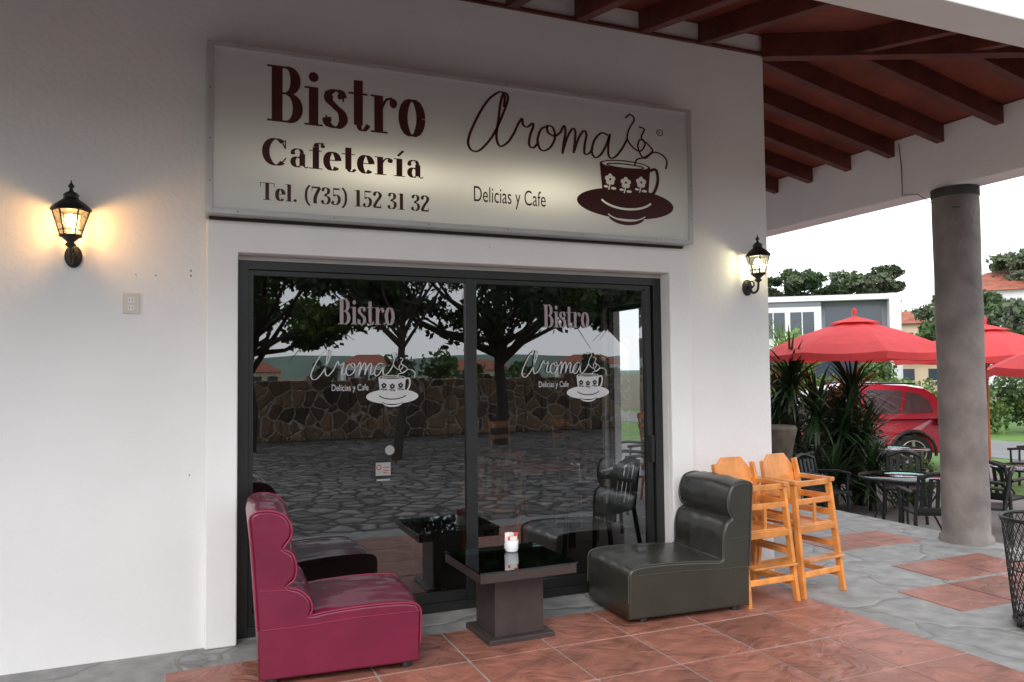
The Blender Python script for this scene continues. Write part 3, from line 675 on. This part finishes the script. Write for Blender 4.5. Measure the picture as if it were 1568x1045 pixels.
# ------------------------------------------------------------ car
def car(loc, rz):
    e_ = empty('parked_car', loc, rz); a = MB(); C = M['carred']
    low = [(-2.10, .34), (-2.20, .50), (-2.21, .72), (-2.13, .95), (-2.02, 1.06), (-1.2, 1.06), (0, 1.02), (.95, .98), (1.55, .92), (2.0, .80), (2.18, .62), (2.2, .42), (2.05, .28)]
    def arch(cx):  return [(cx+.40*math.cos(t), .34+.40*math.sin(t)) for t in [R(k) for k in range(0, 181, 15)]]
    prof = low+arch(1.35)+[(-.9, .26)]+arch(-1.35)
    n = len(prof)
    ws = [-.80, -.875, -.905, -.91, 0, .91, .905, .875, .80]; sc = [.93, .97, .99, 1, 1.01, 1, .99, .97, .93]
    vs = []
    for w_, s in zip(ws, sc):
        for x, z in prof:
            wz = w_*(1-.10*max(0, (z-.75)/.3)**2) if abs(w_) > .1 else w_
            vs.append((x*s, wz, .66+(z-.66)*(s if z > .66 else 1)))
    m_ = len(ws)
    fs = [(j*n+i, j*n+(i+1) % n, (j+1)*n+(i+1) % n, (j+1)*n+i) for j in range(m_-1) for i in range(n)]
    a.add(vs, fs, C, True); a.add(vs[:n], [tuple(range(n))], C); a.add(vs[-n:], [tuple(range(n))[::-1]], C)
    a.make('body_shell', parent=e_)
    a = MB()
    gb = [(-2.04, 1.0), (1.0, .97)]; roof = [(-1.98, 1.18), (-1.82, 1.48), (-1.66, 1.58), (-1.3, 1.64), (-.8, 1.67), (-.3, 1.65), (.05, 1.60), (.25, 1.52)]
    poly = [gb[0]]+roof+[gb[1]]
    def wd(z): return .83-.24*(z-1.0)
    k_ = len(poly); rows = []
    for f_, zk in ((-1, 0), (-.86, .03), (0, .05), (.86, .03), (1, 0)):
        rows += [(x, f_*wd(z), z+(zk if z > 1.4 else 0)) for x, z in poly]
    a.add(rows, [(j*k_+i, j*k_+i+1, (j+1)*k_+i+1, (j+1)*k_+i) for j in range(4) for i in range(k_-1)], C, True)
    a.add(rows[:k_], [tuple(range(k_))], C); a.add(rows[-k_:], [tuple(range(k_))[::-1]], C)
    def side(pts, mat, off=.012):
        for sg in (-1, 1):
            q = [(x, sg*(wd(z)+off), z) for x, z in pts]; a.add(q, [tuple(range(len(q)))], mat)
    side([(-1.78, 1.12), (-1.72, 1.36), (-1.55, 1.48), (-1.32, 1.52), (-1.20, 1.10)], M['carglass']); side([(-1.14, 1.10), (-1.26, 1.54), (-.55, 1.58), (-.48, 1.08)], M['carglass']); side([(-.42, 1.08), (-.48, 1.58), (-.05, 1.53), (.65, 1.05)], M['carglass'])
    a.add([(.30, -.64, 1.53), (.30, .64, 1.53), (1.0, .78, 1.02), (1.0, -.78, 1.02)], [(0, 1, 2, 3)], M['carglass'])
    a.add([(-2.03, -.70, 1.16), (-2.03, .70, 1.16), (-1.88, .62, 1.47), (-1.88, -.62, 1.47)], [(0, 1, 2, 3)], M['carglass'])
    for sg in (-1, 1):
        a.hexa([(-2.16, sg*.55, .84), (-1.85, sg*.89, .88), (-1.85, sg*.80, .88), (-2.1, sg*.55, .84), (-2.13, sg*.55, 1.0), (-1.85, sg*.85, 1.02), (-1.85, sg*.76, 1.02), (-2.08, sg*.55, 1.0)], M['tail'])
        a.box(-.94, .93, min(sg*.9, sg*.925), max(sg*.9, sg*.925), .27, .36, M['black'])
        a.box(-.72, -.55, min(sg*.89, sg*.93), max(sg*.89, sg*.93), .84, .87, M['rim'])
        a.tube([(.55, sg*.82, 1.05), (.6, sg*.98, 1.1)], .06, C, 8)
        a.tube([(-1.5, sg*.66, 1.68), (-.1, sg*.66, 1.70)], .018, M['black'], 6)
        for cx in (-1.35, 1.35):
            pts = [(cx+.42*math.cos(R(k)), sg*.90, .34+.42*math.sin(R(k))) for k in range(-8, 189, 14)]; a.tube(pts, .035, M['black'], 6)
            n_ = 28; vs = []
            for rr_, yy in ((.0, .78), (.34, .76), (.35, .70), (.35, .89), (.33, .915), (.24, .915), (.235, .89), (.0, .89)):
                vs += [(cx+rr_*math.cos(2*math.pi*k/n_), sg*yy, .34+rr_*math.sin(2*math.pi*k/n_)) for k in range(n_)]
            a.add(vs, [(i*n_+k, i*n_+(k+1) % n_, (i+1)*n_+(k+1) % n_, (i+1)*n_+k) for i in range(7) for k in range(n_)], M['tyre'])
            for k in range(5):
                t = 2*math.pi*k/5+.3; a.bar((cx, sg*.90, .34), (cx+.23*math.cos(t), sg*.905, .34+.23*math.sin(t)), .055, .02, M['rim'], (0, 1, 0))
            pts = [(cx+.235*math.cos(R(k)), sg*.905, .34+.235*math.sin(R(k))) for k in range(0, 361, 15)]; a.tube(pts, .014, M['rim'], 6, False)
    a.make('cabin_and_wheels', parent=e_)
car((12.35, 7.5, -.356), R(180-28))

# ------------------------------------------------------------ vegetation
def leaf(a, c, s, mat, rd, asp=1.6):
    d = Vector((rd.gauss(0, 1), rd.gauss(0, 1), rd.gauss(0, .7))).normalized(); e1 = d.orthogonal().normalized(); e1.rotate(Matrix.Rotation(rd.uniform(0, 6.28), 3, d)); e2 = d.cross(e1)
    o = len(a.v); u = e1*s*asp*.5; w = e2*s*.5
    a.v += [tuple(c-u), tuple(c-w), tuple(c+u), tuple(c+w)]; a.f.append((o, o+1, o+2, o+3)); a.m.append(a.mi(mat)); a.sm.append(False)
def cloud(a, blobs, n, s, mats, rd, gs=1.5):
    tot = sum(b_[3]*b_[4] for b_ in blobs)
    for (cx, cy, cz, rx, ry, rz_) in blobs:
        mt = rd.choice(mats)
        for _ in range(int(n*rx*ry/tot)):
            d = Vector((rd.gauss(0, 1), rd.gauss(0, 1), rd.gauss(0, 1))).normalized()*(rd.random()**.45)
            k = 1+.5*noise.noise(Vector((d.x*2+cx, d.y*2+cy, d.z*2+cz)))
            p = Vector((cx+d.x*rx*k, cy+d.y*ry*k, cz+d.z*rz_*k))
            if noise.noise(p*gs+Vector((7, 3, 1))) < -.18: continue
            leaf(a, p, s*rd.uniform(.5, 1.3), mt if rd.random() < .8 else rd.choice(mats), rd)
def tree(x, y, h, cr, crz, nb, nl, ls, mats, seed, g0=-.36, tr=.18, name='broadleaf_tree', gs=1.5):
    rd = random.Random(seed); a = MB(); cz = h-crz
    top = Vector((rd.uniform(-.3, .3), rd.uniform(-.3, .3), cz-crz*.5)); fk = top*.62
    a.tube([(0, 0, -.05), fk*.5+Vector((.1, 0, 0)), fk, top], [tr*1.25, tr, tr*.85, tr*.5], M['bark'], 9)
    blobs = []
    for k in range(nb):
        t = 2*math.pi*k/nb+rd.uniform(-.4, .4); q = rd.uniform(.25, .9)**.7
        bx, by, bz = cr*q*math.cos(t), cr*q*math.sin(t), cz+crz*rd.uniform(-.6, .65)*(1.1-q*.5)
        br = cr*rd.uniform(.18, .36); blobs.append((bx, by, bz, br, br, br*.6*rd.uniform(.7, 1.2)))
        mid = fk.lerp(Vector((bx, by, bz)), .5)+Vector((rd.uniform(-.2, .2), rd.uniform(-.2, .2), rd.uniform(-.1, .35)))
        a.tube([fk.lerp(top, rd.random()), mid, (bx, by, bz)], [tr*.5, tr*.3, tr*.1], M['bark'], 6)
        for _ in range(5):
            e3 = Vector((bx, by, bz))+Vector((rd.uniform(-1, 1), rd.uniform(-1, 1), rd.uniform(-.8, .6)))*br*1.2
            a.tube([(bx, by, bz), e3], [tr*.1, tr*.03], M['bark'], 4)
    cloud(a, blobs, nl, ls, mats, rd, gs)
    a.make(name, (x, y, g0))
D2 = [M['leafD'], M['leafM']]
tree(8.2, -15.0, 7.0, 4.0, 2.4, 28, 30000, .12, [M['leafD'], M['leafD'], M['leafM']], 11, tr=.17)
tree(1.6, -16.2, 6.8, 3.4, 2.5, 20, 23000, .12, [M['leafM'], M['leafM'], M['leafL']], 12)
tree(13.2, -16.0, 7.0, 3.6, 2.3, 18, 18000, .13, [M['leafD'], M['leafM']], 13)
tree(17.5, -14.5, 6.4, 2.8, 2.2, 12, 8000, .15, D2, 14)
tree(4.6, -12.5, 5.9, 2.4, 1.3, 14, 10000, .11, [M['leafD'], M['leafM']], 15, tr=.1)
a = MB(); rd = random.Random(9); x = -12
while x < 24:
    w = rd.uniform(.5, .9); a.box(x, x+w, -19.5, -19, -.364, 1.50+rd.uniform(-.06, .12), M['stonewall']); x += w+.001
a.make('stone_wall', bevel=.05)
def house(x, y, rz, w, d, h, wall, roofm, name, floors=1, win=None, nwin=4):
    a = MB(); win = win or M['hglass']
    a.box(-w/2, w/2, -d/2, d/2, -.36, h, wall)
    for fl in range(floors):
        zb = -.36+(h+.36)*(fl+.3)/floors; zt_ = zb+(h+.36)/floors*.45
        for k in range(nwin):
            cx = -w/2+w*(k+.5)/nwin; ww = w/nwin*.32
            a.box(cx-ww, cx+ww, -d/2-.03, -d/2-.01, zb, zt_, win); a.box(cx-ww-.08, cx+ww+.08, -d/2-.08, -d/2-.005, zb-.12, zb-.02, wall)
        a.box(-w/2-.03, -w/2-.01, -d*.25, d*.25, zb, zt_, win)
        if floors > 1:
            a.box(-w*.3, w*.3, -d/2-1.0, -d/2-.09, zb-.5, zb-.35, wall); a.box(-w*.3, w*.3, -d/2-1.0, -d/2-.95, zb+.3, zb+.36, wall)
            for k in range(14): xx = -w*.3+w*.6*k/13; a.box(xx-.03, xx+.03, -d/2-.99, -d/2-.96, zb-.35, zb+.3, wall)
    o_ = .4; a.add([(-w/2-o_, -d/2-o_, h), (w/2+o_, -d/2-o_, h), (w/2+o_, d/2+o_, h), (-w/2-o_, d/2+o_, h), (-w*.22, 0, h+d*.22), (w*.22, 0, h+d*.22)], [(0, 1, 5, 4), (1, 2, 5), (2, 3, 4, 5), (3, 0, 4), (3, 2, 1, 0)], roofm)
    a.make(name, (x, y, 0), rz, bevel=0)
for i, (x, y, w, h) in enumerate([(9, -118, 9, 2.2), (30, -130, 9, 3.4), (46, -122, 14, 2.3), (72, -128, 12, 3.4), (-2, -124, 7, 3)]):
    house(x, y, R(180+i*7), w, 8, h, M['hwhite'] if i % 2 else M['hcream'], M['rooftile'], 'tiled_roof_house')
rd = random.Random(77); a = MB(); bl = []
for k in range(26):
    bx = -4+k*2.3+rd.uniform(-1, 1); r = rd.uniform(.8, 1.9)
    if rd.random() < .35: continue
    bl.append((bx, -62+rd.uniform(-6, 6), rd.uniform(.6, 2.2), r, r, r*.8))
cloud(a, bl, 6000, .35, [M['leafM'], M['leafD'], M['leafG']], rd, gs=.6); a.make('street_bushes')
a = MB()
a.box(-4.2, -.6, -3, 3, -.36, 5.3, M['hwhite']); a.box(-.6, 3.0, -2.4, 3, -.36, 5.6, M['hgrey']); a.box(3.0, 3.6, -3.1, 3, -.36, 5.95, M['hwhite']); a.box(-4.4, 3.0, -3.1, 3.1, 5.62, 5.93, M['hwhite'])
a.box(-4.2, -.6, -3, 3, 5.302, 5.618, M['hgrey'])
for x0_, x1_ in ((-3.9, -2.6), (-2.3, -1.0)):
    a.box(x0_, x1_, -3.03, -3.005, 3.5, 5.0, M['hglass']); a.box((x0_+x1_)/2-.03, (x0_+x1_)/2+.03, -3.05, -3.031, 3.5, 5.0, M['hwhite'])
a.box(-.3, 1.1, -2.43, -2.405, 3.7, 5.3, M['hglass']); a.box(1.3, 2.7, -2.43, -2.405, 3.7, 5.3, M['hglass']); a.box(-.62, 3.0, -3.1, -2.45, 3.0, 3.2, M['hwhite'])
for k in range(12): a.box(-.5+k*.3, -.48+k*.3, -3.05, -3.03, 3.2, 4.0, M['steel'])
a.box(-.6, 3, -3.06, -3.02, 4.0, 4.04, M['steel'])
a.box(-3.9, 2.6, -3.06, -3.04, .4, 2.4, M['hglass'])
a.make('modern_house', (36.4, 31.7, 0), R(-38), bevel=0)
house(58, 34, R(-55), 10, 8, 7.2, M['hwhite'], M['rooftile'], 'apartment_house', 2, M['hteal'], 3)
house(66, 40, R(-50), 12, 8, 7.6, M['hcream'], M['rooftile'], 'apartment_house', 2, M['hteal'], 4)
house(52, 38, R(-50), 5, 5, 5.0, M['hcream'], M['rooftile'], 'apartment_house', 2, M['hglass'], 2)
tree(51.5, 51.3, 12.6, 3.0, 3.2, 24, 14000, .24, [M['leafD'], M['leafM'], M['leafG']], 21, tr=.25, gs=1)
tree(57, 49, 12.1, 3.8, 2.2, 26, 17000, .24, [M['leafD'], M['leafM'], M['leafG']], 22, tr=.25, gs=1)
tree(58.5, 33, 12.0, 3.8, 3.2, 24, 15000, .24, [M['leafM'], M['leafG']], 23, tr=.25, gs=1)
tree(30, 17, 5.4, 2.2, 1.8, 18, 10000, .15, [M['leafG'], M['leafM']], 24)
tree(37, 22, 6.4, 2.8, 2.0, 18, 10000, .18, [M['leafG'], M['leafM']], 25)
tree(26, 10.5, 4.4, 2.0, 1.6, 16, 9000, .13, [M['leafG'], M['leafL'], M['leafM']], 26)
rd = random.Random(31); a = MB(); bl = []
for k in range(60):
    q = k/59; bx = 45+(74-45)*q+rd.uniform(-1.5, 1.5); by = 47.5+(33-47.5)*q+rd.uniform(-1.5, 1.5)
    r = rd.uniform(.9, 2.2); bl.append((bx, by, rd.uniform(2.2, 5.6), r, r, r*.9)); bl.append((bx, by, .8, r, r, 1.5))
cloud(a, bl, 42000, .27, [M['leafG'], M['leafM'], M['leafD'], M['leafL'], M['leafG']], rd, gs=.8); a.make('distant_trees')
rd = random.Random(32); a = MB(); bl = []
for k in range(34):
    q = k/33; bx = 17.5+9*q; by = 15.5-6.5*q; bl.append((bx+rd.uniform(-.4, .4), by+rd.uniform(-.4, .4), rd.uniform(.2, .9), .75, .75, .7))
cloud(a, bl, 26000, .10, [M['leafL'], M['leafM'], M['leafL']], rd, gs=2); a.make('hedge')
def shrub(x, y, r, h, n, s, mats, seed, z0=-.36, name='shrub'):
    rd = random.Random(seed); a = MB(); bl = []
    for k in range(9):
        t = rd.uniform(0, 6.28); q = rd.random()*.6; bl.append((r*q*math.cos(t), r*q*math.sin(t), h*rd.uniform(.25, .8), r*rd.uniform(.3, .5), r*rd.uniform(.3, .5), h*rd.uniform(.18, .3)))
        a.tube([(0, 0, 0), bl[-1][:3]], [.02, .008], M['bark'], 5)
    cloud(a, bl, n, s, mats, rd, gs=3); a.make(name, (x, y, z0))
shrub(19, 15.6, 1.6, 3.6, 6000, .14, [M['leafL']], 41); shrub(9.9, 4.6, .7, 1.2, 5000, .055, [M['leafM'], M['leafD'], M['flower']], 42); shrub(9.6, 3.1, .5, .75, 2500, .05, [M['leafM'], M['leafL']], 43)
shrub(15.5, 4.0, 1.2, 1.9, 7000, .08, [M['leafM'], M['leafL']], 45); shrub(14.5, 2.2, .9, 1.3, 5000, .07, [M['leafD'], M['leafM']], 46)
shrub(8.7, 6.0, 1.3, 2.2, 9000, .08, [M['leafD'], M['leafM']], 47); shrub(16.0, 9.5, 1.0, 2.3, 5000, .09, [M['leafL'], M['leafM']], 48); shrub(21, 6, 1.3, 2.2, 5000, .1, [M['leafM'], M['leafG']], 49)
shrub(13.2, 12.8, 1.6, 2.6, 8000, .1, [M['leafM'], M['leafD']], 50); shrub(10.4, 6.0, .9, 1.5, 5000, .07, [M['leafD'], M['leafM']], 51)
shrub(9.45, 4.4, .5, 1.75, 4500, .06, [M['leafL'], M['leafM']], 52)
def yucca(x, y, heads, seed, mat=None, L0=.72, nb=120):
    rd = random.Random(seed); a = MB(); mt = mat or M['yucca']
    for (hx, hy, hz) in heads:
        a.tube([(hx*.4, hy*.4, 0), (hx, hy, hz)], [.06, .04], M['bark'], 7)
        for k in range(nb):
            az = rd.uniform(0, 6.28); el = R(rd.uniform(-25, 85)); Ln = L0*rd.uniform(.75, 1.2); wd_ = rd.uniform(.022, .038)
            p = Vector((hx, hy, hz+rd.uniform(-.18, .05))); vs = []; h_ = Vector((-math.sin(az), math.cos(az), 0)); e0 = el
            for i in range(6):
                q = i/5; w_ = wd_*(1-q)**.6*(.7+.6*q)
                vs += [p+h_*w_, p-h_*w_]
                p = p+Vector((math.cos(az)*math.cos(e0), math.sin(az)*math.cos(e0), math.sin(e0)))*Ln/5; e0 -= .16
            a.add(vs, [(2*i, 2*i+1, 2*i+3, 2*i+2) for i in range(5)], mt)
    a.make('yucca_plant', (x, y, -.356))
yucca(8.05, 4.2, [(0, 0, .95), (.35, .2, 1.45), (-.2, .25, .6)], 1); yucca(8.6, 3.9, [(0, 0, 1.3), (.3, -.1, .75), (-.2, .3, 1.75)], 2, L0=.82); yucca(9.1, 3.55, [(0, 0, .85), (.15, .3, 1.6), (-.1, .2, 1.15)], 3, L0=.8)
yucca(8.3, 3.3, [(0, 0, .5)], 4, L0=.6); yucca(8.9, 3.2, [(0, 0, .45)], 5, L0=.6); yucca(19.5, 18, [(0, 0, 3.0), (1.3, .2, 2.6)], 6, M['leafL'], 1.5)
a = MB(); a.lathe([(.2, 0), (.24, .3), (.17, .55), (.2, .9), (.26, 1.15), (.24, 1.2), (.2, 1.15), (0, 1.12)], (0, 0, 0), M['pot'], 22); a.make('stone_planter', (7.65, 3.65, -.356))

# ------------------------------------------------------------ light
w = bpy.data.worlds.new('World'); scene.world = w; w.use_nodes = True; nt = w.node_tree; N = nt.nodes; L = nt.links
bg = N['Background']; sky = N.new('ShaderNodeTexSky'); sky.sky_type = 'NISHITA'; sky.sun_disc = False
to = Vector((-.50, -.68, .58)).normalized()
sky.sun_elevation = math.asin(to.z); sky.sun_rotation = math.atan2(to.x, to.y)
mx = N.new('ShaderNodeMix'); mx.data_type = 'RGBA'; mx.inputs[0].default_value = .82; mx.inputs[7].default_value = (16.2, 16.7, 17.4, 1)
L.new(sky.outputs[0], mx.inputs[6]); L.new(mx.outputs[2], bg.inputs[0]); bg.inputs[1].default_value = .15
s = bpy.data.lights.new('sun', 'SUN'); s.energy = 1.5; s.angle = R(28); s.color = (1, .98, .95)
o = bpy.data.objects.new('sun', s); scene.collection.objects.link(o); o.rotation_euler = (-to).to_track_quat('-Z', 'Y').to_euler()

# ------------------------------------------------------------ camera
cam = bpy.data.cameras.new('camera'); co = bpy.data.objects.new('camera', cam); scene.collection.objects.link(co)
cam.sensor_width = 36; cam.lens = 27.57; cam.clip_end = 4000; cam.clip_start = .05
yaw = R(22.9); pit = math.asin(.0416); rl = .0103
fw = Vector((math.sin(yaw)*math.cos(pit), math.cos(yaw)*math.cos(pit), math.sin(pit)))
rt_ = Vector((math.cos(yaw), -math.sin(yaw), 0)); up = rt_.cross(fw)
r2 = (rt_-up*rl).normalized(); u2 = (up+rt_*rl).normalized()
Mx = Matrix((r2, u2, -fw)).transposed().to_4x4(); Mx.translation = Vector((0, -5, 1.6)); co.matrix_world = Mx
scene.camera = co
